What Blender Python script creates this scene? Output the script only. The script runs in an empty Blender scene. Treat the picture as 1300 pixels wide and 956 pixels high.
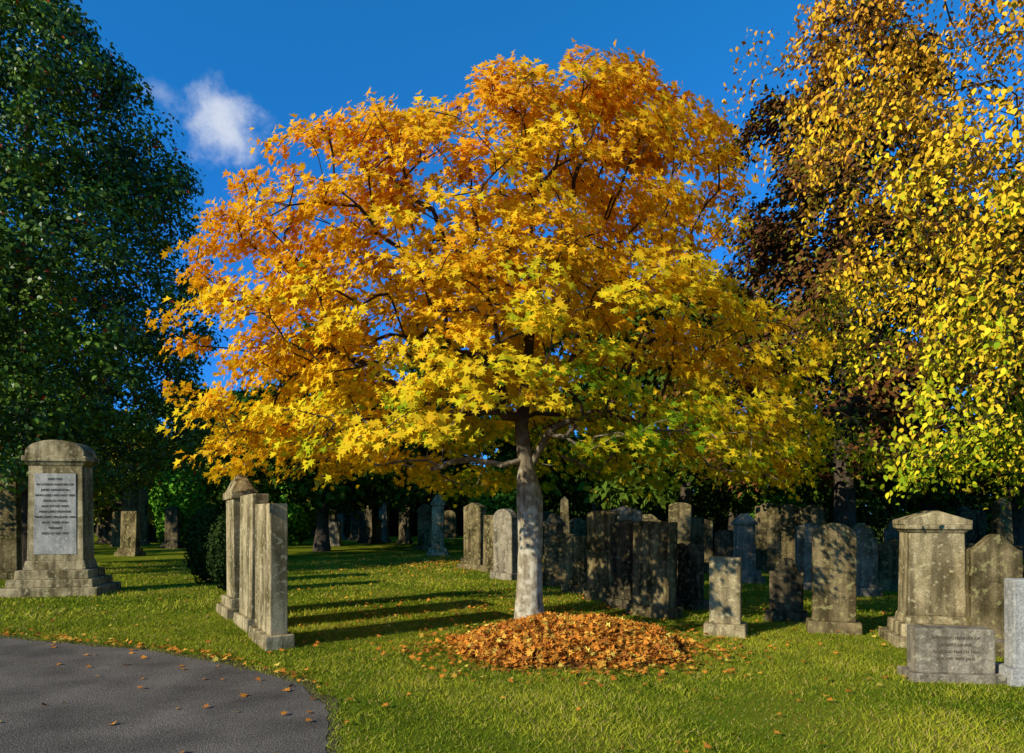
import bpy, math, random
import numpy as np
from mathutils import Vector, noise as mnoise
rng=np.random.default_rng(7); random.seed(7)
scene=bpy.context.scene
F=867.0; H=1.6; HY=650.0
def D(py): return F*H/(py-HY)
def X(px,d): return (px-650.0)/F*d

# ---------------- helpers -----------------
def new_mat(name):
    m=bpy.data.materials.new(name); m.use_nodes=True
    nt=m.node_tree; nt.nodes.clear()
    return m,nt,nt.nodes,nt.links
def N(nodes,t,**kw):
    n=nodes.new(t)
    for k,v in kw.items(): setattr(n,k,v)
    return n
def ramp(nodes,pts):
    r=nodes.new('ShaderNodeValToRGB'); e=r.color_ramp.elements
    while len(e)<len(pts): e.new(0.5)
    for i,(p,c) in enumerate(pts):
        e[i].position=p; e[i].color=(*c,1) if len(c)==3 else c
    return r
def leaf_mat(name,rough=0.5,trans=0.35,spec=0.3,tsat=(1.25,1.1,0.5)):
    m,nt,n,l=new_mat(name)
    out=N(n,'ShaderNodeOutputMaterial')
    a=N(n,'ShaderNodeAttribute',attribute_name='Col')
    if spec>0:
        p=N(n,'ShaderNodeBsdfPrincipled'); p.inputs['Roughness'].default_value=rough
        p.inputs['Specular IOR Level'].default_value=spec
        l.new(a.outputs['Color'],p.inputs['Base Color'])
    else:
        p=N(n,'ShaderNodeBsdfDiffuse'); l.new(a.outputs['Color'],p.inputs['Color'])
    if trans<=0:
        l.new(p.outputs[0],out.inputs[0]); return m
    t=N(n,'ShaderNodeBsdfTranslucent')
    mul=N(n,'ShaderNodeMix',data_type='RGBA',blend_type='MULTIPLY'); mul.inputs[0].default_value=1
    mul.inputs[7].default_value=(*tsat,1)
    mx=N(n,'ShaderNodeMixShader'); mx.inputs[0].default_value=trans
    l.new(a.outputs['Color'],mul.inputs[6]); l.new(mul.outputs[2],t.inputs['Color'])
    l.new(p.outputs[0],mx.inputs[1]); l.new(t.outputs[0],mx.inputs[2]); l.new(mx.outputs[0],out.inputs[0])
    return m
def bark_mat(name,c1,c2,sc=6,lich=(0.28,0.27,0.2),la=0.0,zdark=None):
    m,nt,n,l=new_mat(name)
    out=N(n,'ShaderNodeOutputMaterial'); p=N(n,'ShaderNodeBsdfDiffuse')
    tc=N(n,'ShaderNodeTexCoord'); mp=N(n,'ShaderNodeMapping'); mp.inputs['Scale'].default_value=(sc,sc,sc*0.25)
    nz=N(n,'ShaderNodeTexNoise'); nz.inputs['Scale'].default_value=3; nz.inputs['Detail'].default_value=6
    r=ramp(n,[(0.3,c1),(0.7,c2)])
    l.new(tc.outputs['Object'],mp.inputs[0]); l.new(mp.outputs[0],nz.inputs[0]); l.new(nz.outputs[0],r.inputs[0])
    col=r.outputs[0]
    if la>0:
        n2=N(n,'ShaderNodeTexNoise'); n2.inputs['Scale'].default_value=9; n2.inputs['Detail'].default_value=6
        r2=ramp(n,[(0.46,(0,0,0)),(0.60,(1,1,1))])
        mx=N(n,'ShaderNodeMix',data_type='RGBA'); mx.inputs[7].default_value=(*lich,1)
        ml=N(n,'ShaderNodeMath',operation='MULTIPLY'); ml.inputs[1].default_value=la
        l.new(tc.outputs['Object'],n2.inputs[0]); l.new(n2.outputs[0],r2.inputs[0]); l.new(r2.outputs[0],ml.inputs[0]); l.new(ml.outputs[0],mx.inputs[0]); l.new(col,mx.inputs[6]); col=mx.outputs[2]
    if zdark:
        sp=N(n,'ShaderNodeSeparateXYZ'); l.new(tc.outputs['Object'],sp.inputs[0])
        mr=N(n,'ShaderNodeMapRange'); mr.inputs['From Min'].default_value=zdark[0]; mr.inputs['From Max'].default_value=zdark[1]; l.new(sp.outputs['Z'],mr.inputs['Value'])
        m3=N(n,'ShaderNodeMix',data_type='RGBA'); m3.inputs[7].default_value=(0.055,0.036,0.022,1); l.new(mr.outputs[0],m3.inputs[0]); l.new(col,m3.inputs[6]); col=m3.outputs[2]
    b=N(n,'ShaderNodeBump'); b.inputs['Strength'].default_value=0.7; b.inputs['Distance'].default_value=0.02
    l.new(col,p.inputs['Color'])
    l.new(nz.outputs[0],b.inputs['Height']); l.new(b.outputs[0],p.inputs['Normal']); l.new(p.outputs[0],out.inputs[0])
    return m
def link(o,parent=None):
    scene.collection.objects.link(o)
    if parent: o.parent=parent
    return o
def empty(name,loc=(0,0,0)):
    e=bpy.data.objects.new(name,None); e.location=loc; e.empty_display_size=0.3; return link(e)

def raw_mesh(name,co,face_sizes,face_idx,mat,colors=None,smooth=False):
    me=bpy.data.meshes.new(name)
    me.vertices.add(len(co)); me.vertices.foreach_set('co',np.ascontiguousarray(co,dtype=np.float32).ravel())
    me.loops.add(len(face_idx)); me.loops.foreach_set('vertex_index',np.ascontiguousarray(face_idx,dtype=np.int32))
    me.polygons.add(len(face_sizes))
    st=np.concatenate([[0],np.cumsum(face_sizes)[:-1]]).astype(np.int32)
    me.polygons.foreach_set('loop_start',st)
    me.polygons.foreach_set('loop_total',np.asarray(face_sizes,dtype=np.int32))
    if smooth: me.polygons.foreach_set('use_smooth',np.ones(len(face_sizes),dtype=bool))
    me.update(calc_edges=True)
    if colors is not None:
        ca=me.color_attributes.new('Col','FLOAT_COLOR','POINT')
        c=np.ones((len(co),4),dtype=np.float32); c[:,:3]=np.clip(colors,0,0.95)
        ca.data.foreach_set('color',c.ravel())
    me.materials.append(mat)
    return me
def norm(v): return v/np.maximum(np.linalg.norm(v,axis=-1,keepdims=True),1e-9)

MAPLE=np.array([(0,-0.30),(0.20,-0.10),(0.52,-0.02),(0.24,0.14),(0.42,0.46),(0.13,0.30),(0.0,0.68),(-0.13,0.30),(-0.42,0.46),(-0.24,0.14),(-0.52,-0.02),(-0.20,-0.10)])
OVAL=np.array([(0,-0.5),(0.26,-0.2),(0.28,0.12),(0,0.55),(-0.28,0.12),(-0.26,-0.2)])
DIAM=np.array([(0,-0.5),(0.3,0.0),(0,0.5),(-0.3,0.0)])
def leaves(name,pos,nrm,dirv,size,shape,col,mat,curl=0.25):
    n=len(pos); K=len(shape)
    nrm=norm(nrm); u=np.cross(dirv,nrm); u=norm(u); v=np.cross(nrm,u)
    sx=shape[:,0]; sy=shape[:,1]; sz=-curl*(sy**2)+0.28*np.abs(sx)
    s=size[:,None,None]
    co=pos[:,None,:]+s*(u[:,None,:]*sx[None,:,None]+v[:,None,:]*sy[None,:,None]+nrm[:,None,:]*sz[None,:,None])
    co=co.reshape(-1,3)
    return raw_mesh(name,co,np.full(n,K),np.arange(n*K),mat,np.repeat(col,K,axis=0))

def spray_points(c,out,K,R,thick=0.08,droop=0.3,tilt=0.45,jit=0.5,face=0.0):
    S=len(c)
    up=np.array([0,0,1.0])
    n0=norm(out*tilt+up+rng.normal(0,0.18,(S,3)))
    a=norm(np.cross(n0,np.array([0.3,1,0.1]))); b=np.cross(n0,a)
    th=rng.uniform(0,2*np.pi,(S,K)); r=np.sqrt(rng.uniform(0,1,(S,K)))
    lob=0.75+0.3*np.sin(3*th+rng.uniform(0,6,(S,1)))+0.15*np.sin(7*th+rng.uniform(0,6,(S,1)))
    r=r*lob
    Rs=(R*rng.uniform(0.7,1.3,(S,1)))*r
    off=a[:,None]*(Rs*np.cos(th))[...,None]+b[:,None]*(Rs*np.sin(th))[...,None]
    pos=c[:,None]+off+n0[:,None]*rng.normal(0,thick,(S,K))[...,None]
    pos[...,2]-=droop*Rs**2
    od=norm(off+out[:,None]*R*0.5)
    od[...,2]-=0.35+face*0.6
    nn=n0[:,None]+out[:,None]*face+rng.normal(0,jit,(S,K,3))
    return pos.reshape(-1,3),nn.reshape(-1,3),norm(od+rng.normal(0,0.3,(S,K,3))).reshape(-1,3)
def ball_points(c,out,K,R,jit=0.6,flat=0.8):
    S=len(c)
    g=norm(rng.normal(0,1,(S,K,3)))*(rng.uniform(0,1,(S,K,1))**0.45)*R*rng.uniform(0.7,1.3,(S,1,1))
    g[...,2]*=flat
    pos=c[:,None]+g
    nn=norm(g)*0.7+out[:,None]*0.4+rng.normal(0,jit,(S,K,3))+np.array([0,0,0.3])
    dd=norm(g)+np.array([0,0,-0.5])+rng.normal(0,0.5,(S,K,3))
    return pos.reshape(-1,3),nn.reshape(-1,3),dd.reshape(-1,3)
def strand_points(c,out,K,L,wid=0.17):
    S=len(c); t=rng.uniform(0,1,(S,K)); Ls=L*rng.uniform(0.4,1.4,(S,1))
    pos=c[:,None]+out[:,None]*(0.7*Ls*np.sqrt(t))[...,None]
    pos=pos+rng.normal(0,1,(S,K,3))*wid*(1-0.4*t)[...,None]
    pos[...,2]-=Ls*t**1.4
    nn=out[:,None]*0.8+rng.normal(0,0.7,(S,K,3))+np.array([-0.15,-0.2,0.35])
    dd=np.array([0,0,-1.0])+rng.normal(0,0.5,(S,K,3))
    return pos.reshape(-1,3),nn.reshape(-1,3),dd.reshape(-1,3)

def skeleton(trunk,trunk_r,targets,fork,tip=0.006,e=2.2,seg=0.3,wob=0.05,pathw=0.35,up=0.25,rmax=None):
    P=[np.array(p,float) for p in trunk]; par=[-1]+list(range(len(trunk)-1)); L=[0.0]
    for i in range(1,len(P)): L.append(L[-1]+np.linalg.norm(P[i]-P[i-1]))
    nt=len(P)
    f=np.array(fork,float)
    order=np.argsort(np.linalg.norm(targets-f,axis=1))
    PA=np.zeros((len(P)+len(targets)*40,3)); LA=np.full(len(PA),1e9)
    PA[:nt]=P; LA[:nt]=L
    zmin=fork[2]-0.35
    for i in range(nt):
        if P[i][2]<zmin: LA[i]=1e9
    cnt=nt
    for k in order:
        t=targets[k]; d=np.linalg.norm(PA[:cnt]-t,axis=1)
        j=int(np.argmin(d+pathw*LA[:cnt]))
        q=PA[j]; dist=d[j]; m=max(1,int(math.ceil(dist/seg)))
        pj=par[j] if par[j]>=0 else j
        pd=q-PA[pj]; ln=np.linalg.norm(pd); pd=pd/ln if ln>1e-6 else np.array([0,0,1.0])
        c1=q+(pd*0.35+np.array([0,0,up]))*dist*0.6
        base=LA[j] if LA[j]<1e8 else 0
        prev=j
        for s in range(1,m+1):
            u=s/m
            p=(1-u)**2*q+2*u*(1-u)*c1+u*u*t
            if s<m: p=p+rng.normal(0,wob*min(1,dist),3)*0.6
            if cnt>=len(PA): break
            PA[cnt]=p; par.append(prev); LA[cnt]=base+dist*u; prev=cnt; cnt+=1
    PA=PA[:cnt]; par=np.array(par)
    acc=np.zeros(cnt); has=np.zeros(cnt,bool)
    for i in range(cnt-1,0,-1):
        if not has[i]: acc[i]=max(acc[i],tip**e)
        acc[par[i]]+=acc[i]; has[par[i]]=True
    r=acc**(1/e)
    if rmax: r=np.minimum(r,rmax)
    for i in range(nt): r[i]=trunk_r[i]
    return PA,par,r,nt
def tube_mesh(name,PA,par,r,nt,mat,minr=0.0):
    cos=[];fi=[];fs=[];off=0
    S=18
    for i in range(nt):
        if i==0: d=PA[1]-PA[0]
        elif i==nt-1: d=PA[i]-PA[i-1]
        else: d=PA[i+1]-PA[i-1]
        d=d/np.linalg.norm(d); a=norm(np.cross(d,np.array([0.1,1,0.05]))); b=np.cross(d,a)
        th=np.arange(S)*2*np.pi/S
        rr=r[i]*(1+0.06*np.sin(3*th+i*0.4)+0.04*np.sin(5*th-i*0.7))
        cos.append(PA[i]+a*(rr*np.cos(th))[:,None]+b*(rr*np.sin(th))[:,None])
        if i>0:
            for k in range(S):
                fi+= [off-S+k,off-S+(k+1)%S,off+(k+1)%S,off+k]; fs.append(4)
        off+=S
    idx=np.arange(nt,len(PA)); idx=idx[r[idx]>=minr]
    for (lo,hi,sd) in ((0,0.02,4),(0.02,9,9)):
        I=idx[(r[idx]>=lo)&(r[idx]<hi)]
        if len(I)==0: continue
        a0=PA[par[I]];a1=PA[I];dd=norm(a1-a0)
        a=norm(np.cross(dd,np.array([0.13,0.2,1.0])+1e-4)); b=np.cross(dd,a)
        th=np.arange(sd)*2*np.pi/sd
        r0=np.minimum(r[par[I]],r[I]*1.25); r1=r[I]
        ring=lambda c,rr: c[:,None]+a[:,None]*(rr[:,None]*np.cos(th))[...,None]+b[:,None]*(rr[:,None]*np.sin(th))[...,None]
        co=np.concatenate([ring(a0-dd*(r0*0.25)[:,None],r0),ring(a1+dd*(r1*0.25)[:,None],r1)],axis=1)
        cos.append(co.reshape(-1,3))
        k=np.arange(sd); q=np.stack([k,(k+1)%sd,(k+1)%sd+sd,k+sd],axis=1)
        F_=(off+np.arange(len(I))[:,None,None]*(2*sd)+q[None]).reshape(-1)
        fi=list(fi)+list(F_); fs=list(fs)+[4]*(len(I)*sd)
        off+=len(I)*2*sd
    return raw_mesh(name,np.concatenate(cos),fs,fi,mat,smooth=True)
def nz(p,s=1.0,o=0.0):
    return mnoise.noise(Vector((p[0]*s+o,p[1]*s+o*1.3,p[2]*s-o)))
def nzv(P,sx=1.0,sz=None,o=0.0):
    sz=sz or sx
    return np.array([mnoise.noise(Vector((p[0]*sx+o,p[1]*sx+o,p[2]*sz-o))) for p in P])
def mixc(a,b,t):
    t=np.clip(t,0,1)[:,None]; return np.array(a)[None]*(1-t)+np.array(b)[None]*t

# ---------------- sun, world ----------------
az=(0.78,0.625); el=math.radians(25)
ld=Vector((az[0]*math.cos(el),az[1]*math.cos(el),-math.sin(el)))
sun=bpy.data.lights.new('sun','SUN'); sun.energy=5.0; sun.angle=math.radians(0.5); sun.color=(1.0,0.94,0.80)
so=link(bpy.data.objects.new('sun',sun)); so.rotation_euler=ld.to_track_quat('-Z','Y').to_euler(); so.location=(-20,-15,20)
w=bpy.data.worlds.new('World'); scene.world=w; w.use_nodes=True
n=w.node_tree.nodes; l=w.node_tree.links; n.clear()
out=N(n,'ShaderNodeOutputWorld'); bg=N(n,'ShaderNodeBackground'); bg.inputs[1].default_value=0.12
sk=N(n,'ShaderNodeTexSky',sky_type='NISHITA'); sk.sun_disc=False; sk.sun_elevation=el; sk.sun_rotation=math.atan2(-az[0],-az[1])%(2*math.pi)
sk.air_density=1.0; sk.dust_density=0.1; sk.ozone_density=3.0
tc=N(n,'ShaderNodeTexCoord')
sp=N(n,'ShaderNodeSeparateXYZ'); l.new(tc.outputs['Generated'],sp.inputs[0])
tr_=ramp(n,[(0.0,(0.14,0.50,0.80)),(0.25,(0.13,0.66,0.95)),(0.6,(0.15,0.98,1.0))])
l.new(sp.outputs['Z'],tr_.inputs[0])
tint=N(n,'ShaderNodeMix',data_type='RGBA',blend_type='MULTIPLY'); tint.inputs[0].default_value=1
l.new(sk.outputs[0],tint.inputs[6]); l.new(tr_.outputs[0],tint.inputs[7])
t2=N(n,'ShaderNodeMix',data_type='RGBA',blend_type='MULTIPLY'); t2.inputs[0].default_value=1; t2.inputs[7].default_value=(1.0,1.15,1.72,1)
l.new(tint.outputs[2],t2.inputs[6])
wn=N(n,'ShaderNodeTexNoise'); wn.inputs['Scale'].default_value=19; wn.inputs['Detail'].default_value=6; wn.inputs['Roughness'].default_value=0.62
l.new(tc.outputs['Generated'],wn.inputs[0])
def cloud(px,py,sx,sz,dens,prev):
    v=Vector(((px-650)/F,1,(HY-py)/F)).normalized()
    sub=N(n,'ShaderNodeVectorMath',operation='SUBTRACT'); sub.inputs[1].default_value=v
    l.new(tc.outputs['Generated'],sub.inputs[0])
    mp=N(n,'ShaderNodeVectorMath',operation='DIVIDE'); mp.inputs[1].default_value=(sx,sx,sz); l.new(sub.outputs[0],mp.inputs[0])
    ln=N(n,'ShaderNodeVectorMath',operation='LENGTH'); l.new(mp.outputs[0],ln.inputs[0])
    a=N(n,'ShaderNodeMath',operation='MULTIPLY_ADD'); a.inputs[1].default_value=-0.8; a.inputs[2].default_value=0.5; l.new(ln.outputs['Value'],a.inputs[0])
    b=N(n,'ShaderNodeMath',operation='MULTIPLY_ADD'); b.inputs[1].default_value=2.6; l.new(wn.outputs[0],b.inputs[0]); l.new(a.outputs[0],b.inputs[2])
    mr=N(n,'ShaderNodeMapRange',interpolation_type='SMOOTHSTEP'); mr.inputs['From Min'].default_value=0.75; mr.inputs['From Max'].default_value=2.05; mr.inputs['To Max'].default_value=dens
    l.new(b.outputs[0],mr.inputs['Value'])
    mx=N(n,'ShaderNodeMix',data_type='RGBA'); mx.inputs[7].default_value=(6.2,6.6,7.4,1)
    l.new(mr.outputs[0],mx.inputs[0]); l.new(prev,mx.inputs[6]); return mx.outputs[2]
c=cloud(280,156,0.050,0.034,0.85,t2.outputs[2])
c=cloud(205,118,0.025,0.010,0.25,c)
l.new(c,bg.inputs[0]); l.new(bg.outputs[0],out.inputs[0])

# ---------------- ground and path ----------------
EDGE=np.array([(-60,22.0),(-30,16.4),(-12,10.9),(-6.5,8.67),(-4,7.75),(-2.87,7.05),(-2.2,6.55),(-1.80,6.1),(-1.45,5.4),(-1.2,4.4),(-1.0,2),(-0.7,-2.5),(0.5,-20)])
def yedge(x): return np.interp(x,EDGE[:,0],EDGE[:,1])
PC=np.array([0.68,8.05]); PRX,PRY,PH=1.33,1.12,0.29
def pile_h(x,y):
    q=((x-PC[0])/PRX)**2+((y-PC[1])/PRY)**2
    return PH*np.clip(1-q,0,1)**0.9
m_grass,nt,n,l=new_mat('lawn_ground')
out=N(n,'ShaderNodeOutputMaterial'); p=N(n,'ShaderNodeBsdfDiffuse')
tc=N(n,'ShaderNodeTexCoord')
n1=N(n,'ShaderNodeTexNoise'); n1.inputs['Scale'].default_value=0.6; n1.inputs['Detail'].default_value=5
n2=N(n,'ShaderNodeTexNoise'); n2.inputs['Scale'].default_value=45; n2.inputs['Detail'].default_value=5; n2.inputs['Roughness'].default_value=0.75
r1=ramp(n,[(0.3,(0.09,0.125,0.008)),(0.5,(0.19,0.225,0.014)),(0.7,(0.31,0.27,0.03))])
r2=ramp(n,[(0.3,(0.4,0.4,0.35)),(0.7,(1.5,1.5,1.4))])
mx=N(n,'ShaderNodeMix',data_type='RGBA',blend_type='MULTIPLY'); mx.inputs[0].default_value=1
b=N(n,'ShaderNodeBump'); b.inputs['Strength'].default_value=0.8; b.inputs['Distance'].default_value=0.04
for k in (n1,n2): l.new(tc.outputs['Object'],k.inputs[0])
l.new(n1.outputs[0],r1.inputs[0]); l.new(n2.outputs[0],r2.inputs[0]); l.new(r1.outputs[0],mx.inputs[6]); l.new(r2.outputs[0],mx.inputs[7])
l.new(mx.outputs[2],p.inputs['Color'])
l.new(n2.outputs[0],b.inputs['Height']); l.new(b.outputs[0],p.inputs['Normal']); l.new(p.outputs[0],out.inputs[0])
me=bpy.data.meshes.new('ground'); me.from_pydata([(-400,-300,0),(400,-300,0),(400,500,0),(-400,500,0)],[],[(0,1,2,3)]); me.materials.append(m_grass)
link(bpy.data.objects.new('ground',me))

m_as,nt,n,l=new_mat('asphalt')
out=N(n,'ShaderNodeOutputMaterial'); p=N(n,'ShaderNodeBsdfDiffuse')
tc=N(n,'ShaderNodeTexCoord')
v=N(n,'ShaderNodeTexVoronoi'); v.inputs['Scale'].default_value=90
vc=N(n,'ShaderNodeTexNoise'); vc.inputs['Scale'].default_value=110; vc.inputs['Detail'].default_value=2
r=ramp(n,[(0.35,(0.06,0.052,0.042)),(0.55,(0.15,0.132,0.108)),(0.72,(0.38,0.34,0.28))])
n1=N(n,'ShaderNodeTexNoise'); n1.inputs['Scale'].default_value=1.6; n1.inputs['Detail'].default_value=7
r1=ramp(n,[(0.3,(0.65,0.63,0.58)),(0.7,(1.3,1.22,1.10))])
mx=N(n,'ShaderNodeMix',data_type='RGBA',blend_type='MULTIPLY'); mx.inputs[0].default_value=1
b=N(n,'ShaderNodeBump'); b.inputs['Strength'].default_value=0.45; b.inputs['Distance'].default_value=0.006; b.invert=True
for k in (v,vc,n1): l.new(tc.outputs['Object'],k.inputs[0])
l.new(vc.outputs[0],r.inputs[0]); l.new(n1.outputs[0],r1.inputs[0])
l.new(r.outputs[0],mx.inputs[6]); l.new(r1.outputs[0],mx.inputs[7]); l.new(mx.outputs[2],p.inputs['Color']); l.new(v.outputs['Distance'],b.inputs['Height']); l.new(b.outputs[0],p.inputs['Normal']); l.new(p.outputs[0],out.inputs[0])
def rowmesh(name,xs,off0,off1,z0,mat,jit0,jit1,dirn=(-0.45,-0.9)):
    vs=[];fs=[]
    for i,x in enumerate(xs):
        y=float(yedge(x)); nn=Vector(dirn)
        j0=mnoise.noise(Vector((x*2.1,y*2.1,0)))*jit0+mnoise.noise(Vector((x*9,y*9,0)))*jit0*0.5
        j1=mnoise.noise(Vector((x*2.7,9,0)))*jit1
        a=Vector((x,y))+nn*(off0+j0); b_=Vector((x,y))+nn*(off1+j1)
        vs+= [(a.x,a.y,z0),(b_.x,b_.y,z0)]
        if i: k=2*i; fs.append((k-2,k-1,k+1,k))
    me=bpy.data.meshes.new(name); me.from_pydata(vs,[],fs); me.materials.append(mat)
    return link(bpy.data.objects.new(name,me))
xs=np.concatenate([np.linspace(-60,-12,60),np.linspace(-11.9,-2.3,240),np.linspace(-2.27,-0.7,180),np.linspace(-0.65,0.5,20)])
rowmesh('asphalt_path',xs,0.0,5.0,0.008,m_as,0.06,0.0)
m_so,nt,n,l=new_mat('soil'); out=N(n,'ShaderNodeOutputMaterial'); p=N(n,'ShaderNodeBsdfDiffuse')
tc=N(n,'ShaderNodeTexCoord'); n1=N(n,'ShaderNodeTexNoise'); n1.inputs['Scale'].default_value=25; n1.inputs['Detail'].default_value=6
r=ramp(n,[(0.3,(0.06,0.05,0.02)),(0.7,(0.18,0.15,0.06))]); b=N(n,'ShaderNodeBump'); b.inputs['Distance'].default_value=0.03
l.new(tc.outputs['Object'],n1.inputs[0]); l.new(n1.outputs[0],r.inputs[0]); l.new(r.outputs[0],p.inputs['Color']); l.new(n1.outputs[0],b.inputs['Height']); l.new(b.outputs[0],p.inputs['Normal']); l.new(p.outputs[0],out.inputs[0])
rowmesh('soil_verge',xs,-0.14,0.12,0.004,m_so,0.14,0.0)

m_blade=leaf_mat('grass_blades',0.6,0.0,0)
def grass(n_,d0,d1,hh,ww,pw):
    d=(d0**pw+(d1**pw-d0**pw)*rng.uniform(0,1,n_))**(1/pw)
    x=d*rng.uniform(-0.85,0.85,n_)
    k=(d>yedge(x)+0.05+rng.normal(0,0.07,n_))&(pile_h(x,d)<0.03)
    x=x[k];d=d[k];m=len(x)
    P=np.stack([x,d,np.zeros(m)],1)
    big=nzv(P,0.8,o=3)+0.6*nzv(P,3.1,o=8)
    th=rng.uniform(0,2*np.pi,m); h=hh*rng.uniform(0.4,1.35,m)*(1+0.5*big); wv=ww*rng.uniform(0.6,1.3,m)
    a=np.stack([np.cos(th)*wv,np.sin(th)*wv,np.zeros(m)],1)
    tip=P+np.stack([rng.normal(0,0.8,m)*h,rng.normal(0,0.8,m)*h,h],1)
    co=np.stack([P-a,P+a,tip],1).reshape(-1,3)
    t=np.clip(0.42+0.62*big+rng.normal(0.0,0.26,m),0,1)
    c=mixc((0.085,0.15,0.009),(0.46,0.43,0.028),t)
    br=rng.uniform(0,1,m)<(0.08+0.14*np.clip(big,0,1)); c[br]=(0.45,0.33,0.09)
    return co,np.repeat(c,3,axis=0)
A=[grass(180000,4.2,10,0.034,0.0036,1.6),grass(80000,10,22,0.045,0.009,1.4)]
co=np.concatenate([a[0] for a in A]); cc=np.concatenate([a[1] for a in A])
link(bpy.data.objects.new('lawn_grass',raw_mesh('lawn_grass',co,np.full(len(co)//3,3),np.arange(len(co)),m_blade,cc)))

m_dry=leaf_mat('fallen_leaf',0.6,0.0,0)
def leafcol(m):
    k=rng.uniform(0,1,m); c=np.zeros((m,3))
    c[:]=(0.66,0.24,0.03); c[k<0.42]=(0.74,0.38,0.05); c[k<0.22]=(0.40,0.13,0.025); c[k<0.07]=(0.75,0.56,0.09)
    return c*rng.uniform(0.55,1.2,(m,1))
P=[]
m=550; d=rng.uniform(4.3,26,m); x=d*rng.uniform(-0.8,0.8,m); P.append(np.stack([x,d],1))
m=1500; a=rng.uniform(0,2*np.pi,m); rr=np.abs(rng.normal(0,1.0,m))*0.35+0.88; P.append(np.stack([PC[0]+np.cos(a)*PRX*rr,PC[1]+np.sin(a)*PRY*rr],1))
m=1000; P.append(np.stack([rng.normal(0.8,2.4,m),rng.normal(11.4,2.2,m)],1))
m=200; x=rng.uniform(-7.5,-1.6,m); P.append(np.stack([x,yedge(x)+0.05+np.abs(rng.normal(0,0.15,m))],1))
m=14; x=rng.uniform(-7.5,-1.8,m); P.append(np.stack([x,yedge(x)-np.abs(rng.normal(0,0.5,m))],1))
m=3500; P.append(np.stack([rng.normal(-1.5,2.5,m),rng.normal(22,2.5,m)],1))
P=np.concatenate(P); P=P[P[:,1]>2]; onp=P[:,1]<yedge(P[:,0])
z=np.where(onp,0.014,0.030)+rng.uniform(0,0.012,len(P)); z=z+pile_h(P[:,0],P[:,1])
pos=np.column_stack([P,z]); m=len(P)
nn=np.array([0,0,1.0])+rng.normal(0,0.25,(m,3)); dd=rng.normal(0,1,(m,3)); dd[:,2]=0
link(bpy.data.objects.new('fallen_leaves',leaves('fallen_leaves',pos,nn,dd,rng.uniform(0.045,0.085,m),MAPLE,leafcol(m),m_dry)))
pe=empty('leaf_pile',(0,0,0))
vs=[];fs=[];G=40
for i in range(G+1):
    for j in range(G+1):
        x=PC[0]-PRX+2*PRX*i/G; y=PC[1]-PRY+2*PRY*j/G
        vs.append((x,y,float(pile_h(x,y))*0.93-0.01+0.02*mnoise.noise(Vector((x*5,y*5,0)))))
for i in range(G):
    for j in range(G): a=i*(G+1)+j; fs.append((a,a+G+1,a+G+2,a+1))
me=bpy.data.meshes.new('mound'); me.from_pydata(vs,[],fs)
m_lit,nt,n,l=new_mat('leaf_litter'); out=N(n,'ShaderNodeOutputMaterial'); p=N(n,'ShaderNodeBsdfDiffuse')
tc=N(n,'ShaderNodeTexCoord'); v=N(n,'ShaderNodeTexVoronoi'); v.inputs['Scale'].default_value=16; r=ramp(n,[(0.1,(0.3,0.11,0.02)),(0.8,(0.05,0.02,0.008))])
l.new(tc.outputs['Object'],v.inputs[0]); l.new(v.outputs['Distance'],r.inputs[0]); l.new(r.outputs[0],p.inputs['Color']); l.new(p.outputs[0],out.inputs[0])
me.materials.append(m_lit)
link(bpy.data.objects.new('mound',me),pe)
m=8500; a=rng.uniform(0,2*np.pi,m); rr=np.sqrt(rng.uniform(0,1,m))*1.03*(1+0.07*np.sin(5*a)+0.06*np.sin(9*a+1))
x=PC[0]+np.cos(a)*PRX*rr; y=PC[1]+np.sin(a)*PRY*rr
lump=0.035*np.sin(x*9+np.sin(y*7)*1.5)*np.sin(y*8+1)
z=pile_h(x,y)+rng.uniform(0.0,0.05,m)+0.015+np.maximum(0,lump)
nn=np.array([0,-0.15,0.9])+rng.normal(0,0.55,(m,3)); dd=rng.normal(0,1,(m,3))
link(bpy.data.objects.new('leaves',leaves('leaves',np.stack([x,y,z],1),nn,dd,rng.uniform(0.055,0.11,m),MAPLE,leafcol(m),m_dry,curl=0.6)),pe)

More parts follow.
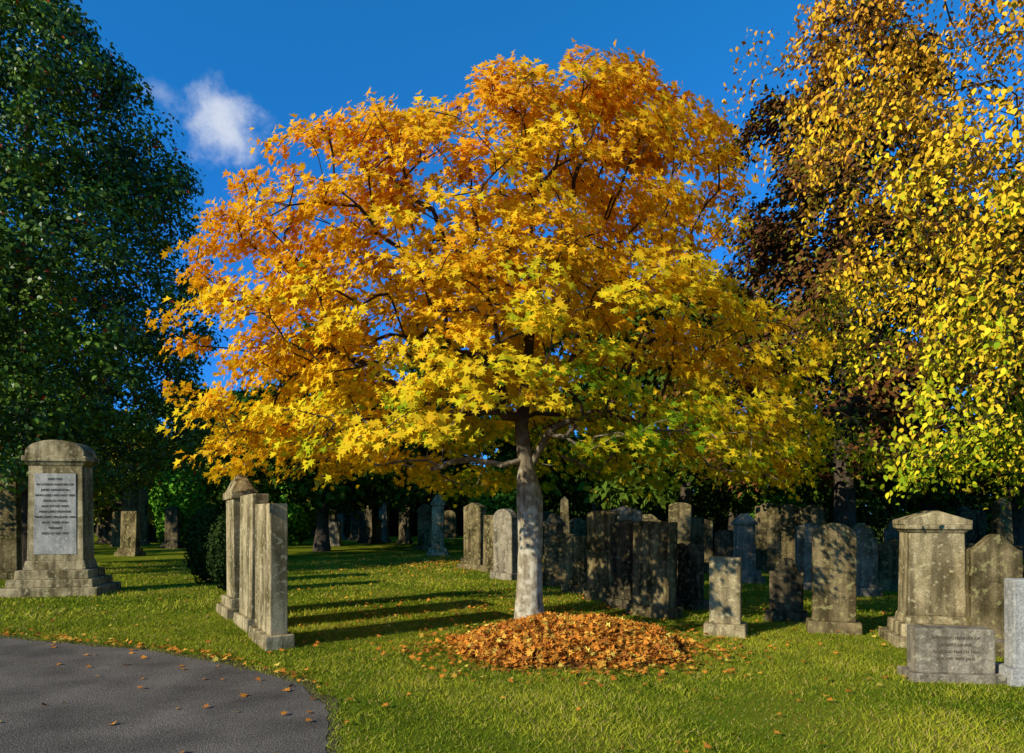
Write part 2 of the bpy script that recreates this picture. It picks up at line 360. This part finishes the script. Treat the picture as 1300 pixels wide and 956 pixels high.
# ---------------- maple ----------------
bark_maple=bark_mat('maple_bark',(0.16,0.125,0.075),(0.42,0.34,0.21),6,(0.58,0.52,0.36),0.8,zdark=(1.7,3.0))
bark_dark=bark_mat('dark_bark',(0.04,0.03,0.02),(0.12,0.09,0.06))
m_mleaf=leaf_mat('maple_leaf',0.5,0.38,0,(1.08,0.97,0.6))
TX,TY=X(673,9.6),9.6
prof=np.array([(1.95,250,1055),(2.5,238,1055),(3.0,232,1045),(3.8,236,1015),(4.4,250,965),(5.1,275,950),(5.7,298,945),(6.2,352,930),(6.7,425,910),(7.1,515,885),(7.4,600,855),(7.75,690,800)],float)
def maple_targets(M):
    out=[];o2=[]
    while len(out)<M:
        z=rng.uniform(1.95,7.75); L=np.interp(z,prof[:,0],prof[:,1]); R=np.interp(z,prof[:,0],prof[:,2])
        xl=(L-650)/F*9.6; xr=(R-650)/F*9.6; cx=(xl+xr)/2; hw=(xr-xl)/2
        if rng.uniform()>hw/4.6+0.15: continue
        th=rng.uniform(0,2*np.pi); q=rng.uniform()**0.40
        hd=hw*0.78
        x=cx+hw*q*math.cos(th); y=TY+0.1+hd*q*math.sin(th)
        rad=math.hypot((x-TX),(y-TY)/0.8)
        if z<2.0+0.75*max(0,1-rad/2.6)+0.2*math.sin(th*3): continue
        if z<2.30 and y<TY and abs(x-TX)<1.6 : continue
        if z<2.95 and abs(x-TX-0.05*(TY-y))<0.55 and y<TY+0.4 and y>TY-2.6: continue
        if z<2.15 and y<TY: continue
        s=-(x-TX)*az[0]-(y-TY)*az[1]; pp=abs((x-TX)*az[1]-(y-TY)*az[0])
        if s>0.3 and pp<0.40 and 0.2+0.466*s<z<1.6+0.466*s and rng.uniform()<0.85: continue  # crown thinned along the sun direction, shaped to let light onto the trunk
        if nz((x/1.1,y/1.1,z/0.38),1,4.2)<-0.045: continue
        out.append((x,y,z)); o2.append((x-cx,y-TY,0.15))
    return np.array(out),norm(np.array(o2))
T,O=maple_targets(1150)
trunk=[(TX+0.0,TY,-0.05),(TX,TY,0.12),(TX-0.01,TY,0.35),(TX,TY,0.7),(TX+0.01,TY,1.1),(TX+0.01,TY+0.02,1.5),(TX-0.0,TY+0.02,1.8),(TX-0.06,TY+0.03,2.25),(TX-0.12,TY+0.06,2.8),(TX-0.06,TY+0.05,3.4),(TX+0.0,TY+0.08,4.1),(TX+0.02,TY+0.1,5.0)]
tr=[0.27,0.215,0.19,0.178,0.172,0.175,0.18,0.115,0.095,0.08,0.062,0.035]
seeds=np.array([(TX-0.40,TY-0.1,2.25),(TX-0.95,TY-0.2,2.95),(TX-1.6,TY-0.5,3.8),(TX+0.36,TY+0.05,2.25),(TX+0.9,TY-0.1,2.9),(TX+1.5,TY+0.2,3.8),(TX+0.2,TY-0.15,2.6),(TX+0.45,TY-0.2,3.5),(TX+0.7,TY-0.8,4.4),(TX-0.35,TY-0.4,2.9),(TX-0.6,TY-0.9,3.6),(TX-0.3,TY+0.5,5.4),(TX+0.6,TY+0.3,5.6)])
PA,par,rad,ntk=skeleton(trunk,tr,np.concatenate([seeds,T]),(TX,TY,1.9),tip=0.0068,e=2.1,seg=0.28,pathw=0.30,rmax=0.115)
mp_=empty('maple_tree')
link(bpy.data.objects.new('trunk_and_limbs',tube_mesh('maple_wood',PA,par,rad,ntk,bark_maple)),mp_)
K=53
pos,nn,dd=spray_points(T,O,K,0.35,thick=0.055,droop=0.4,tilt=0.45,jit=0.42,face=0.5)
def maple_color(T,pos,K):
    S=len(T); zz=T[:,2]; hx=(T[:,0]-TX)/4.2; hy=(T[:,1]-TY)/3.5
    rr=np.sqrt(hx**2+hy**2)
    t=0.245+(zz-2.2)/11.0+0.19*np.maximum(0,-hx)+0.25*nzv(T,0.9,0.9,2.0)-0.03*np.maximum(0,hx)+rng.normal(0,0.08,S)
    t+=0.22*np.maximum(0,zz-6.3)
    t-=0.30*np.exp(-((hx-0.15)/0.42)**2)*np.exp(-((zz-2.4)/0.9)**2)
    t-=0.08*np.clip((0.5-rr)/0.5,0,1)
    t=np.repeat(t,K)+rng.normal(0,0.12,S*K)
    pts=[-0.14,0.0,0.14,0.45,0.90,1.35]
    cs=np.array([(0.15,0.28,0.012),(0.42,0.48,0.015),(0.92,0.72,0.022),(0.95,0.61,0.02),(0.93,0.43,0.018),(0.76,0.23,0.02)])
    c=np.stack([np.interp(t,pts,cs[:,k]) for k in range(3)],1)
    return c*rng.uniform(0.78,1.05,(S*K,1))
col=maple_color(T,pos,K)
link(bpy.data.objects.new('foliage',leaves('maple_foliage',pos,nn,dd,rng.uniform(0.07,0.13,len(pos)),MAPLE,col,m_mleaf)),mp_)

# ---------------- generic tree ----------------
def env_targets(cx,cy,zs,rs,M,gap=-0.2,ns=0.7,q=0.4,yscale=1.0,seed=1.0):
    out=[];o=[]
    zs=np.array(zs,float);rs=np.array(rs,float);rm=rs.max()
    while len(out)<M:
        z=rng.uniform(zs[0],zs[-1]); r=np.interp(z,zs,rs)
        if rng.uniform()>r/rm+0.1: continue
        th=rng.uniform(0,2*np.pi); k=rng.uniform()**q
        r*=1+0.16*math.sin(3*th+z*1.1+seed)+0.10*math.sin(5*th-z*2+seed)
        x=cx+r*k*math.cos(th); y=cy+r*k*math.sin(th)*yscale
        if nz((x,y,z*1.3),ns,seed*3.1)<gap: continue
        out.append((x,y,z)); o.append((math.cos(th),math.sin(th),0.2))
    return np.array(out),norm(np.array(o))
def simple_trunk(cx,cy,zt,r0,r1,lean=(0,0),n_=8):
    P=[];R=[]
    for i in range(n_):
        t=i/(n_-1); P.append((cx+lean[0]*t+0.05*math.sin(3*t+cx),cy+lean[1]*t,zt*t-0.05)); R.append((r0*(1-t)+r1*t)*(1.35 if i==0 else 1))
    return P,R
def tree(name,cx,cy,zs,rs,M,K,trunk_r,mode,leafR,lsize,shape,colfun,lmat,bark,gap=-0.2,fork=None,q=0.4,lean=(0,0),tip=0.006,minr=0.0,seed=1.0,ns=0.7,trunk_top=None,rmax=None,yscale=1.0):
    T,O=env_targets(cx,cy,zs,rs,M,gap,ns,q,yscale,seed=seed)
    fork=fork or zs[0]
    tt=trunk_top or zs[-1]*0.8
    P,R=simple_trunk(cx,cy,tt,trunk_r,trunk_r*0.25,lean,10)
    PA,par,rad,nt_=skeleton(P,R,T,(cx,cy,fork),tip=tip,e=2.2,seg=0.5,pathw=0.25,rmax=rmax or trunk_r*0.6)
    e=empty(name)
    link(bpy.data.objects.new('trunk_and_limbs',tube_mesh(name+'_wood',PA,par,rad,nt_,bark,minr=minr)),e)
    if mode=='ball': pos,nn,dd=ball_points(T,O,K,leafR)
    elif mode=='spray': pos,nn,dd=spray_points(T,O,K,leafR,thick=leafR*0.25,droop=0.2,tilt=0.6,jit=0.5,face=0.4)
    else: pos,nn,dd=strand_points(T,O,K,leafR)
    col=colfun(pos,T,K)
    ok=pos[:,2]>0.3; pos=pos[ok];nn=nn[ok];dd=dd[ok];col=col[ok]
    link(bpy.data.objects.new('foliage',leaves(name+'_foliage',pos,nn,dd,rng.uniform(lsize*0.7,lsize*1.25,len(pos)),shape,col,lmat)),e)
    return e
def flatcol(c1,c2,frac=0.0,c3=None,seed=0.0):
    def f(pos,T,K):
        t=np.repeat(0.5+0.9*nzv(T,0.6,0.6,seed+1),K)
        t=t+rng.normal(0,0.18,len(t))
        c=mixc(c1,c2,t)*rng.uniform(0.6,1.3,(len(t),1))
        if c3 is not None:
            k=rng.uniform(0,1,len(t))<frac; c[k]=np.array(c3)*rng.uniform(0.7,1.2,(k.sum(),1))
        return c
    return f
m_holly=leaf_mat('holly_leaf',0.33,0.0,0.16)
m_gen=leaf_mat('tree_leaf',0.5,0.0,0)
tree('holly_tree',X(34,18),18,[2.3,3.5,5,8,10.5,12.5,14.2,15.2],[3.2,4.2,4.3,4.15,3.7,3.0,1.9,0.7],1250,84,0.28,'ball',0.55,0.125,OVAL,
     flatcol((0.028,0.062,0.006),(0.12,0.20,0.014),0.012,(0.5,0.06,0.01)),m_holly,bark_dark,gap=-0.17,q=0.33,seed=2.0,fork=2.0,ns=0.6)  # lighter green also stands in for glints on the leaves
tree('copper_beech_tree',X(1072,18.5),18.5,[2.6,4,6,8,10,12,13.8,15.2],[3.6,4.4,4.4,3.9,3.3,2.6,1.8,0.6],700,75,0.30,'spray',0.62,0.16,OVAL,
     flatcol((0.085,0.032,0.014),(0.20,0.085,0.022),0.2,(0.22,0.19,0.02)),m_gen,bark_dark,gap=-0.16,q=0.35,seed=5.0,fork=2.4,ns=0.6)
def birchcol(pos,T,K):
    zz=pos[:,2]; t=(zz-2.3)/3.6+rng.normal(0,0.24,len(pos))+0.75*np.repeat(nzv(T,0.8,0.8,7),K)
    cs=np.array([(0.22,0.31,0.012),(0.50,0.52,0.018),(0.86,0.60,0.028),(0.86,0.50,0.028),(0.72,0.32,0.03)])
    c=np.stack([np.interp(t,[-0.2,0.1,0.5,1.0,2.0],cs[:,k]) for k in range(3)],1)
    return c*rng.uniform(0.5,1.08,(len(pos),1))
tree('birch_tree',7.55,8.7,[2.2,3.0,4.2,5.6,7.0,8.5,9.8,11],[3.1,3.3,3.35,3.5,3.7,3.65,2.8,1.0],1050,54,0.17,'strand',0.45,0.08,OVAL,birchcol,m_gen,bark_dark,gap=-0.13,q=0.44,seed=3.0,tip=0.005,ns=0.9,fork=2.5)

bgc=[flatcol((0.03,0.06,0.006),(0.09,0.14,0.014),0.04,(0.35,0.25,0.02),seed=k) for k in range(4)]  # dark leaf greens also carry the under-canopy shade of the middle distance
bgc.append(flatcol((0.16,0.20,0.015),(0.40,0.36,0.03),seed=4))
BT=[(411,28,9.5,3.6,0),(552,33,10,4.2,1),(330,40,9,4,4),(640,38,12,5,0),(760,30,11.5,4.6,1),(870,26,10.5,4.2,2),(1000,34,13,5,3),(1180,28,14,5,0),(1290,24,13,4.5,1),(470,45,10,5,4),(930,42,15,6,2),(30,32,13,5,1),(-90,26,14,5,2),(130,46,9,4.5,0),(235,42,9.5,4.2,3)]
for i,(px,d,h,r,ci) in enumerate(BT):
    z0=2.2 if i<2 else 2.0
    tree('background_tree',X(px,d),d,[z0,h*0.4,h*0.65,h*0.88,h],[r*0.8,r,r*0.85,r*0.5,r*0.15],130,60,0.28,'ball',0.95,0.37,DIAM,bgc[ci],m_gen,bark_dark,gap=-0.2,minr=0.02,seed=i*1.7,ns=0.4,q=0.4,fork=z0)
tree('autumn_tree',X(165,36),36,[1.2,2.5,4,5.4],[2.0,2.8,2.2,0.6],120,60,0.15,'ball',0.7,0.24,DIAM,flatcol((0.22,0.24,0.02),(0.5,0.42,0.04)),m_gen,bark_dark,minr=0.02,seed=9,fork=1.2)

def shrub(name,x,y,rx,ry,h,n_,ls,c1,c2,mat,box=False):
    if not box: a=norm(rng.normal(0,1,(n_,3)))*rng.uniform(0.55,1.0,(n_,1))
    else:
        a=rng.uniform(-1,1,(n_,3)); k=rng.integers(0,3,n_); s=np.sign(rng.uniform(-1,1,n_)); a[np.arange(n_),k]=s*rng.uniform(0.75,1,n_)
    wob=1+0.22*nzv(a*2.2,1,1,x)
    g=a*wob[:,None]
    pos=np.stack([x+g[:,0]*rx,y+g[:,1]*ry,np.maximum(0.03,h/2+g[:,2]*h/2)],1)
    nn=a+rng.normal(0,0.6,(n_,3)); dd=rng.normal(0,1,(n_,3))+np.array([0,0,0.5])
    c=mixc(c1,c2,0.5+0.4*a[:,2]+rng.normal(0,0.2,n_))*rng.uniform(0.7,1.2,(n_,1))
    link(bpy.data.objects.new(name,leaves(name,pos,nn,dd,rng.uniform(ls*0.7,ls*1.3,n_),OVAL,c,mat)))
dk=((0.014,0.03,0.008),(0.045,0.075,0.014)); gr=((0.06,0.16,0.010),(0.18,0.42,0.03))  # dk: dark foliage green, with some under-canopy shade put into the colour
shrub('yew_shrub',X(266,15.2),15.2,0.50,0.5,1.75,9000,0.065,*dk,m_gen)
shrub('yew_shrub',X(289,13.6),13.6,0.36,0.45,1.6,8000,0.06,*dk,m_gen)
shrub('laurel_shrub',X(228,31),31,1.2,1.0,3.9,6000,0.2,*gr,m_gen)
shrub('laurel_shrub',X(375,33),33,1.0,1.0,3.4,5000,0.2,*gr,m_gen)
shrub('laurel_shrub',X(640,25),25,1.3,1.0,3.2,6000,0.18,(0.03,0.08,0.008),(0.10,0.22,0.02),m_gen)
shrub('laurel_shrub',X(1120,22),22,1.6,1.0,1.5,6000,0.13,*dk,m_gen)
shrub('laurel_shrub',X(990,24),24,1.0,1.0,2.3,5000,0.15,(0.03,0.08,0.008),(0.12,0.25,0.02),m_gen)
shrub('clipped_hedge',X(1270,26),26,3.5,0.6,1.5,8000,0.15,(0.05,0.12,0.01),(0.14,0.28,0.02),m_gen,True)
shrub('clipped_hedge',X(780,46),46,26,0.8,2.6,34000,0.38,*dk,m_gen,True)
shrub('clipped_hedge',X(200,52),52,26,0.8,2.4,28000,0.38,(0.03,0.05,0.008),(0.10,0.14,0.02),m_gen,True)
m=60000; a=rng.uniform(-1.25,1.25,m); rr=rng.uniform(62,74,m)
hm=8+2.5*np.sin(a*17)+1.8*np.sin(a*41+1)+1.2*np.sin(a*83+2)
z=rng.uniform(0,1,m)**0.8*hm; pos=np.stack([np.sin(a)*rr,np.cos(a)*rr,z],1)
nn=rng.normal(0,0.7,(m,3))+np.array([0,-0.8,0.5])
c=mixc((0.02,0.04,0.006),(0.08,0.11,0.014),0.5+0.5*np.sin(a*23+np.sin(z))+rng.normal(0,0.2,m))
k=np.sin(a*9+2)>0.75; c[k]=c[k]*np.array([4,2.2,1.0])
link(bpy.data.objects.new('distant_trees',leaves('distant_trees',pos,nn,rng.normal(0,1,(m,3)),rng.uniform(0.65,1.25,m),DIAM,c,m_gen)))

# ---------------- headstones ----------------
def stone_mat(name,c,dark,lich,amt=0.6,sc=1.0):
    m,nt,n,l=new_mat(name)
    out=N(n,'ShaderNodeOutputMaterial'); p=N(n,'ShaderNodeBsdfDiffuse')
    tc=N(n,'ShaderNodeTexCoord'); oi=N(n,'ShaderNodeObjectInfo')
    add=N(n,'ShaderNodeVectorMath',operation='ADD'); mulr=N(n,'ShaderNodeMath',operation='MULTIPLY'); mulr.inputs[1].default_value=37
    l.new(oi.outputs['Random'],mulr.inputs[0]); l.new(tc.outputs['Object'],add.inputs[0]); l.new(mulr.outputs[0],add.inputs[1])
    a=N(n,'ShaderNodeTexNoise'); a.inputs['Scale'].default_value=2.2*sc; a.inputs['Detail'].default_value=8; a.inputs['Roughness'].default_value=0.65
    mp=N(n,'ShaderNodeMapping'); mp.inputs['Scale'].default_value=(7,7,0.7)
    s=N(n,'ShaderNodeTexNoise'); s.inputs['Scale'].default_value=1.3; s.inputs['Detail'].default_value=6
    f=N(n,'ShaderNodeTexNoise'); f.inputs['Scale'].default_value=60; f.inputs['Detail'].default_value=4
    lz=N(n,'ShaderNodeTexNoise'); lz.inputs['Scale'].default_value=14; lz.inputs['Detail'].default_value=5
    l.new(add.outputs[0],a.inputs[0]); l.new(add.outputs[0],mp.inputs[0]); l.new(mp.outputs[0],s.inputs[0]); l.new(add.outputs[0],f.inputs[0]); l.new(add.outputs[0],lz.inputs[0])
    r=ramp(n,[(0.36,dark),(0.62,c)]); l.new(a.outputs[0],r.inputs[0])
    rs=ramp(n,[(0.38,(1-amt,1-amt,1-amt*1.02)),(0.6,(1,1,1))]); l.new(s.outputs[0],rs.inputs[0])
    m1=N(n,'ShaderNodeMix',data_type='RGBA',blend_type='MULTIPLY'); m1.inputs[0].default_value=1; l.new(r.outputs[0],m1.inputs[6]); l.new(rs.outputs[0],m1.inputs[7])
    rl=ramp(n,[(0.56,(0,0,0)),(0.64,(0.6,0.6,0.6))]); l.new(lz.outputs[0],rl.inputs[0])
    m2=N(n,'ShaderNodeMix',data_type='RGBA'); m2.inputs[7].default_value=(*lich,1); l.new(rl.outputs[0],m2.inputs[0]); l.new(m1.outputs[2],m2.inputs[6])
    rf=ramp(n,[(0.3,(0.65,0.65,0.65)),(0.7,(1.2,1.2,1.2))]); l.new(f.outputs[0],rf.inputs[0])
    m3=N(n,'ShaderNodeMix',data_type='RGBA',blend_type='MULTIPLY'); m3.inputs[0].default_value=1; l.new(m2.outputs[2],m3.inputs[6]); l.new(rf.outputs[0],m3.inputs[7])
    l.new(m3.outputs[2],p.inputs['Color'])
    ad=N(n,'ShaderNodeMath',operation='MULTIPLY_ADD'); ad.inputs[1].default_value=0.35; l.new(f.outputs[0],ad.inputs[0]); l.new(a.outputs[0],ad.inputs[2])
    b=N(n,'ShaderNodeBump'); b.inputs['Strength'].default_value=0.6; b.inputs['Distance'].default_value=0.025; l.new(ad.outputs[0],b.inputs['Height']); l.new(b.outputs[0],p.inputs['Normal'])
    l.new(p.outputs[0],out.inputs[0]); return m
SAND=stone_mat('sandstone',(0.56,0.43,0.22),(0.20,0.155,0.065),(0.58,0.49,0.25))
GREY=stone_mat('grey_granite',(0.38,0.31,0.20),(0.15,0.125,0.075),(0.48,0.41,0.25),0.5)
MOSS=stone_mat('mossy_sandstone',(0.30,0.22,0.10),(0.08,0.062,0.024),(0.38,0.32,0.12))
DARKS=stone_mat('dark_sandstone',(0.15,0.115,0.062),(0.05,0.04,0.022),(0.27,0.23,0.11))  # darkest of the sandstone tones
PALE=stone_mat('pale_granite',(0.52,0.48,0.39),(0.32,0.30,0.24),(0.57,0.53,0.42),0.25)
TXT,nt,n,l=new_mat('inscription'); out=N(n,'ShaderNodeOutputMaterial'); p=N(n,'ShaderNodeBsdfDiffuse'); p.inputs['Color'].default_value=(0.12,0.095,0.06,1); l.new(p.outputs[0],out.inputs[0])

def prof2d(style,w,h):
    hw=w/2
    if style=='flat': return [(-hw,0),(hw,0),(hw,h),(-hw,h)]
    if style=='gable': return [(-hw,0),(hw,0),(hw,h-0.16*w),(0,h),(-hw,h-0.16*w)]
    if style=='steep': return [(-hw,0),(hw,0),(hw,h-0.4*w),(0,h),(-hw,h-0.4*w)]
    if style=='round':
        P=[(-hw,0),(hw,0)]
        for i in range(0,17): a=math.pi*i/16; P.append((hw*math.cos(a),h-hw*0.75+hw*0.75*math.sin(a)))
        return P
    if style=='segment':
        P=[(-hw,0),(hw,0)]
        for i in range(0,13): a=math.pi*i/12; P.append((hw*math.cos(a),h-hw*0.32+hw*0.32*math.sin(a)))
        return P
    if style=='shoulder':
        s=hw*0.68; P=[(-hw,0),(hw,0),(hw,h-hw*0.85),(s,h-hw*0.85)]
        for i in range(0,15): a=math.pi*i/14; P.append((s*math.cos(a),h-hw*0.75+hw*0.75*math.sin(a)))
        P+= [(-s,h-hw*0.85),(-hw,h-hw*0.85)]; return P
    if style=='ogee':
        P=[(-hw,0),(hw,0)]
        for i in range(0,21):
            t=i/20; x=hw*(1-2*t); u=1-abs(x)/hw; P.append((x,h-0.5*w*(1-(u*u*(3-2*u)))*0.7))
        return P
class MB:
    def __init__(s): s.v=[];s.f=[]
    def prism(s,P,y0,y1,z0):
        k=len(s.v);n_=len(P)
        s.v+= [(x,y0,z+z0) for x,z in P]+[(x,y1,z+z0) for x,z in P]
        s.f.append(tuple(range(k,k+n_))); s.f.append(tuple(range(k+2*n_-1,k+n_-1,-1)))
        for i in range(n_): j=(i+1)%n_; s.f.append((k+j,k+i,k+n_+i,k+n_+j))
    def box(s,w,t,z0,z1,tw=1.0,tt=None,cx=0,cy=0):
        tt=tw if tt is None else tt; k=len(s.v)
        for (z,a,b) in ((z0,1,1),(z1,tw,tt)):
            for sx,sy in ((-1,-1),(1,-1),(1,1),(-1,1)): s.v.append((cx+sx*w/2*a,cy+sy*t/2*b,z))
        s.f+= [(k+3,k+2,k+1,k),(k+4,k+5,k+6,k+7)]
        for i in range(4): j=(i+1)%4; s.f.append((k+i,k+j,k+4+j,k+4+i))
    def obj(s,name,mat,loc,rot,bev=0.012,tilt=(0,0),parent=None):
        me=bpy.data.meshes.new(name); me.from_pydata(s.v,[],s.f); me.materials.append(mat); me.validate()
        o=bpy.data.objects.new(name,me); o.location=loc; o.rotation_euler=(math.radians(tilt[0]),math.radians(tilt[1]),math.radians(rot))
        link(o,parent)
        if bev: b=o.modifiers.new('bevel','BEVEL'); b.width=bev; b.segments=2; b.limit_method='ANGLE'
        return o
def headstone(px,base_py,top_py,wpx,style='round',rot=0,mat=None,t=0.16,steps=1,d=None,x=None,w=None,h=None,name='headstone',tilt=True):
    d=d or D(base_py); x=X(px,d) if x is None else x
    h=h or (base_py-top_py)/F*d; w=w or wpx/F*d
    b=MB(); z=-0.05
    for i in range(steps):
        k=steps-i; hh=0.14 if steps>1 else min(0.16,h*0.16)
        b.box(w+0.14*k,t+0.14*k,z,(0 if i==0 else z+0.003)+hh,0.97); z=(0 if i==0 else z+0.003)+hh-0.003
    if style=='pillar':
        hs=h-z
        b.box(w*0.86,t,z,z+hs*0.80,0.95); b.box(w*1.0,t*1.15,z+hs*0.80-0.002,z+hs*0.86); b.box(w*0.9,t*1.05,z+hs*0.86-0.002,z+hs,0.35)
    elif style=='obelisk':
        hs=h-z; b.box(w,w,z,z+hs*0.25,0.95); b.box(w*1.1,w*1.1,z+hs*0.25-.002,z+hs*0.29); b.box(w*0.65,w*0.65,z+hs*0.29-.002,z+hs*0.93,0.7); b.box(w*0.455,w*0.455,z+hs*0.93-.002,z+hs,0.1)
    else:
        b.prism(prof2d(style,w,h-z),-t/2,t/2,z)
    tl=(random.uniform(-2,2),random.uniform(-1.6,1.6)) if tilt else (0,0)
    return b.obj(name,mat or SAND,(x,d,0),rot,0.012,tl)
def text_lines(parent,lines,y,z0,lh,size,names='inscription'):
    cu=bpy.data.curves.new(names,'FONT'); cu.body='\n'.join(lines); cu.size=size; cu.align_x='CENTER'; cu.space_line=lh/size; cu.extrude=0.002; cu.materials.append(TXT)
    o=bpy.data.objects.new(names,cu); o.location=(0,y,z0); o.rotation_euler=(math.radians(90),0,0); link(o,parent)
def monument(name,loc,rot,w,t,h,mat,steps,cap='segment'):
    e=empty(name,loc); e.rotation_euler=(0,0,math.radians(rot))
    b=MB(); z=-0.05; zt=0
    for i,(bw,bt,bh) in enumerate(steps):
        b.box(bw,bt,z,zt+bh,0.985); zt+=bh; z=zt-0.002
    b.obj('stepped_base',mat,(0,0,0),0,0.015,parent=e)
    b=MB(); hs=h-zt
    b.box(w*1.12,t*1.14,z,zt+hs*0.07,0.93); b.box(w,t,zt+hs*0.07-.002,zt+hs*0.80,0.95)
    b.obj('shaft',mat,(0,0,0),0,0.012,parent=e)
    b=MB(); zc=zt+hs*0.80-.002
    b.box(w*0.97,t*0.98,zc,zc+hs*0.035,1.12,1.2); b.box(w*1.14,t*1.25,zc+hs*0.035-.001,zc+hs*0.075)
    if cap=='segment': pf=[(-w*.52,0),(w*.52,0)]+[(w*.52*math.cos(math.pi*i/14),hs*0.03+hs*0.095*math.sin(math.pi*i/14)) for i in range(15)]
    else: pf=prof2d(cap,w*1.18,hs*0.125)
    b.prism(pf,-t*0.56,t*0.56,zc+hs*0.075-.002)
    b.obj('cornice_and_cap',mat,(0,0,0),0,0.01,parent=e)
    return e,zt,hs
dL=D(757)+0.5
e,zt,hs=monument('gravestone_monument',(X(78,dL),dL,0),10,1.0,0.5,3.0,SAND,[(1.78,1.2,0.16),(1.52,1.0,0.15),(1.30,0.8,0.17)],'segment')
b=MB(); b.box(0.76,0.02,zt+hs*0.12,zt+hs*0.74,0.96,1); b.obj('inscription_panel',PALE,(0,-0.247,0),0,0.004,parent=e)
text_lines(e,['ERECTED','IN LOVING MEMORY OF','JAMES ANDERSON','WHO DIED 4TH MAY 1891','AGED 62 YEARS','AND OF HIS WIFE','MARGARET HUNTER','WHO DIED 9TH JUNE 1903','ALSO THEIR SON','WILLIAM','DIED AT SEA 1917'],-0.262,zt+hs*0.69,0.105,0.06)
dR=D(822)+0.25
monument('gravestone_monument',(X(1182,dR),dR,0),-14,0.62,0.42,1.62,SAND,[(0.98,0.80,0.12),(0.82,0.62,0.15)],'gable')
R0=-58
headstone(0,0,0,0,'flat',R0,SAND,t=0.20,steps=1,d=8.35,x=-2.95,w=0.85,h=1.70,tilt=False)
headstone(0,0,0,0,'flat',R0,SAND,t=0.22,steps=1,d=9.55,x=-3.62,w=0.85,h=1.84)
headstone(0,0,0,0,'pillar',R0,SAND,t=0.34,steps=2,d=10.75,x=-4.25,w=0.75,h=2.18)
headstone(8,735,598,32,'segment',5,MOSS,t=0.2)
headstone(40,718,575,30,'pillar',5,MOSS,t=0.3,steps=2)
headstone(143,690,604,34,'gable',5,DARKS); headstone(172,692,618,30,'round',5,MOSS); headstone(196,682,633,28,'shoulder',0,GREY,steps=1)
headstone(158,684,612,24,'pillar',5,MOSS,t=.3); headstone(215,686,628,22,'gable',5,DARKS); headstone(228,680,622,20,'round',-5,MOSS)
headstone(250,684,612,18,'obelisk',10,GREY); headstone(268,680,607,20,'gable',-60,SAND,t=0.3)
headstone(395,676,622,24,'round',12,GREY); headstone(370,680,640,22,'flat',5,DARKS)
headstone(435,684,636,22,'gable',-40,DARKS); headstone(466,690,632,26,'shoulder',-40,DARKS,t=.2); headstone(488,688,634,17,'flat',-45,GREY); headstone(514,690,634,20,'segment',-40,DARKS)
headstone(540,698,640,22,'pillar',0,MOSS,t=.25); headstone(556,705,628,18,'pillar',0,SAND,t=.3,steps=2)
RR=-48
headstone(603,722,638,34,'gable',RR,MOSS,t=0.22,steps=2); headstone(642,735,646,36,'round',RR,GREY,t=0.2)
headstone(625,726,654,26,'flat',RR,MOSS,t=0.22); headstone(702,742,652,26,'pillar',RR,DARKS,t=.25)
headstone(733,752,680,32,'flat',RR,MOSS,t=0.16,tilt=False); headstone(766,762,648,40,'segment',RR,MOSS,t=0.2)
headstone(797,772,660,38,'gable',RR,DARKS,t=0.22); headstone(830,782,662,56,'flat',RR,MOSS,t=0.22); headstone(872,772,690,40,'round',RR,DARKS,t=0.2)
headstone(921,806,707,38,'flat',-22,SAND,t=0.2,tilt=False)
headstone(945,739,652,28,'pillar',0,GREY,t=0.3,steps=2)
headstone(998,788,708,40,'shoulder',-22,DARKS,t=0.14)
headstone(1028,748,664,32,'gable',-10,GREY,t=0.25)
headstone(1058,803,664,50,'round',-18,MOSS,t=0.16)
headstone(1096,756,670,30,'shoulder',-10,GREY,t=0.2); headstone(1128,750,690,26,'flat',-10,MOSS)
headstone(1092,745,664,26,'pillar',-10,MOSS,t=0.25,steps=2)
headstone(1262,832,678,58,'ogee',-12,MOSS,t=0.15); headstone(1232,765,690,30,'round',-10,DARKS)
o=headstone(1206,862,796,92,'flat',-8,GREY,t=0.22,steps=1,tilt=False)
text_lines(o,['IN LOVING MEMORY OF','ROBERT LAURIE','DIED 2ND MARCH 1924','AND HIS WIFE JANE'],-0.112,0.40,0.065,0.038)
headstone(1330,868,735,92,'flat',-6,PALE,t=0.16,steps=1,tilt=False)
b=MB(); b.box(1.6,0.16,-0.05,0.20,0.98); b.obj('grave_kerb',GREY,(X(1262,7.6),7.6,0),-12)
sty=['flat','gable','round','segment','shoulder','pillar','obelisk','flat','gable','steep']
mats=[MOSS,GREY,MOSS,DARKS,DARKS,MOSS]
for i in range(85):
    if i<48: px=random.uniform(690,1330); d=random.uniform(14.5,30)
    else: px=random.choice([random.uniform(-40,330),random.uniform(330,640)]); d=random.uniform(24,44)
    if 380<px<660 and d<30: continue
    h=random.uniform(0.9,1.9); s=random.choice(sty); w_=random.uniform(0.55,0.9)
    if s=='obelisk': w_*=0.7;h+=0.3
    headstone(px,0,0,0,s,random.uniform(-25,10),random.choice(mats),t=random.uniform(0.15,0.25),steps=random.choice([1,1,2]),d=d,w=w_,h=h)

# ---------------- camera ----------------
cam=bpy.data.cameras.new('camera'); co_=link(bpy.data.objects.new('camera',cam))
co_.location=(0,0,H); co_.rotation_euler=(math.radians(90),0,0)
cam.sensor_width=36; cam.lens=36*F/1300; cam.shift_y=(HY-478)/1300; cam.clip_end=2000; cam.clip_start=0.05
scene.camera=co_
scene.view_settings.view_transform='Standard'; scene.view_settings.look='None'; scene.view_settings.exposure=0
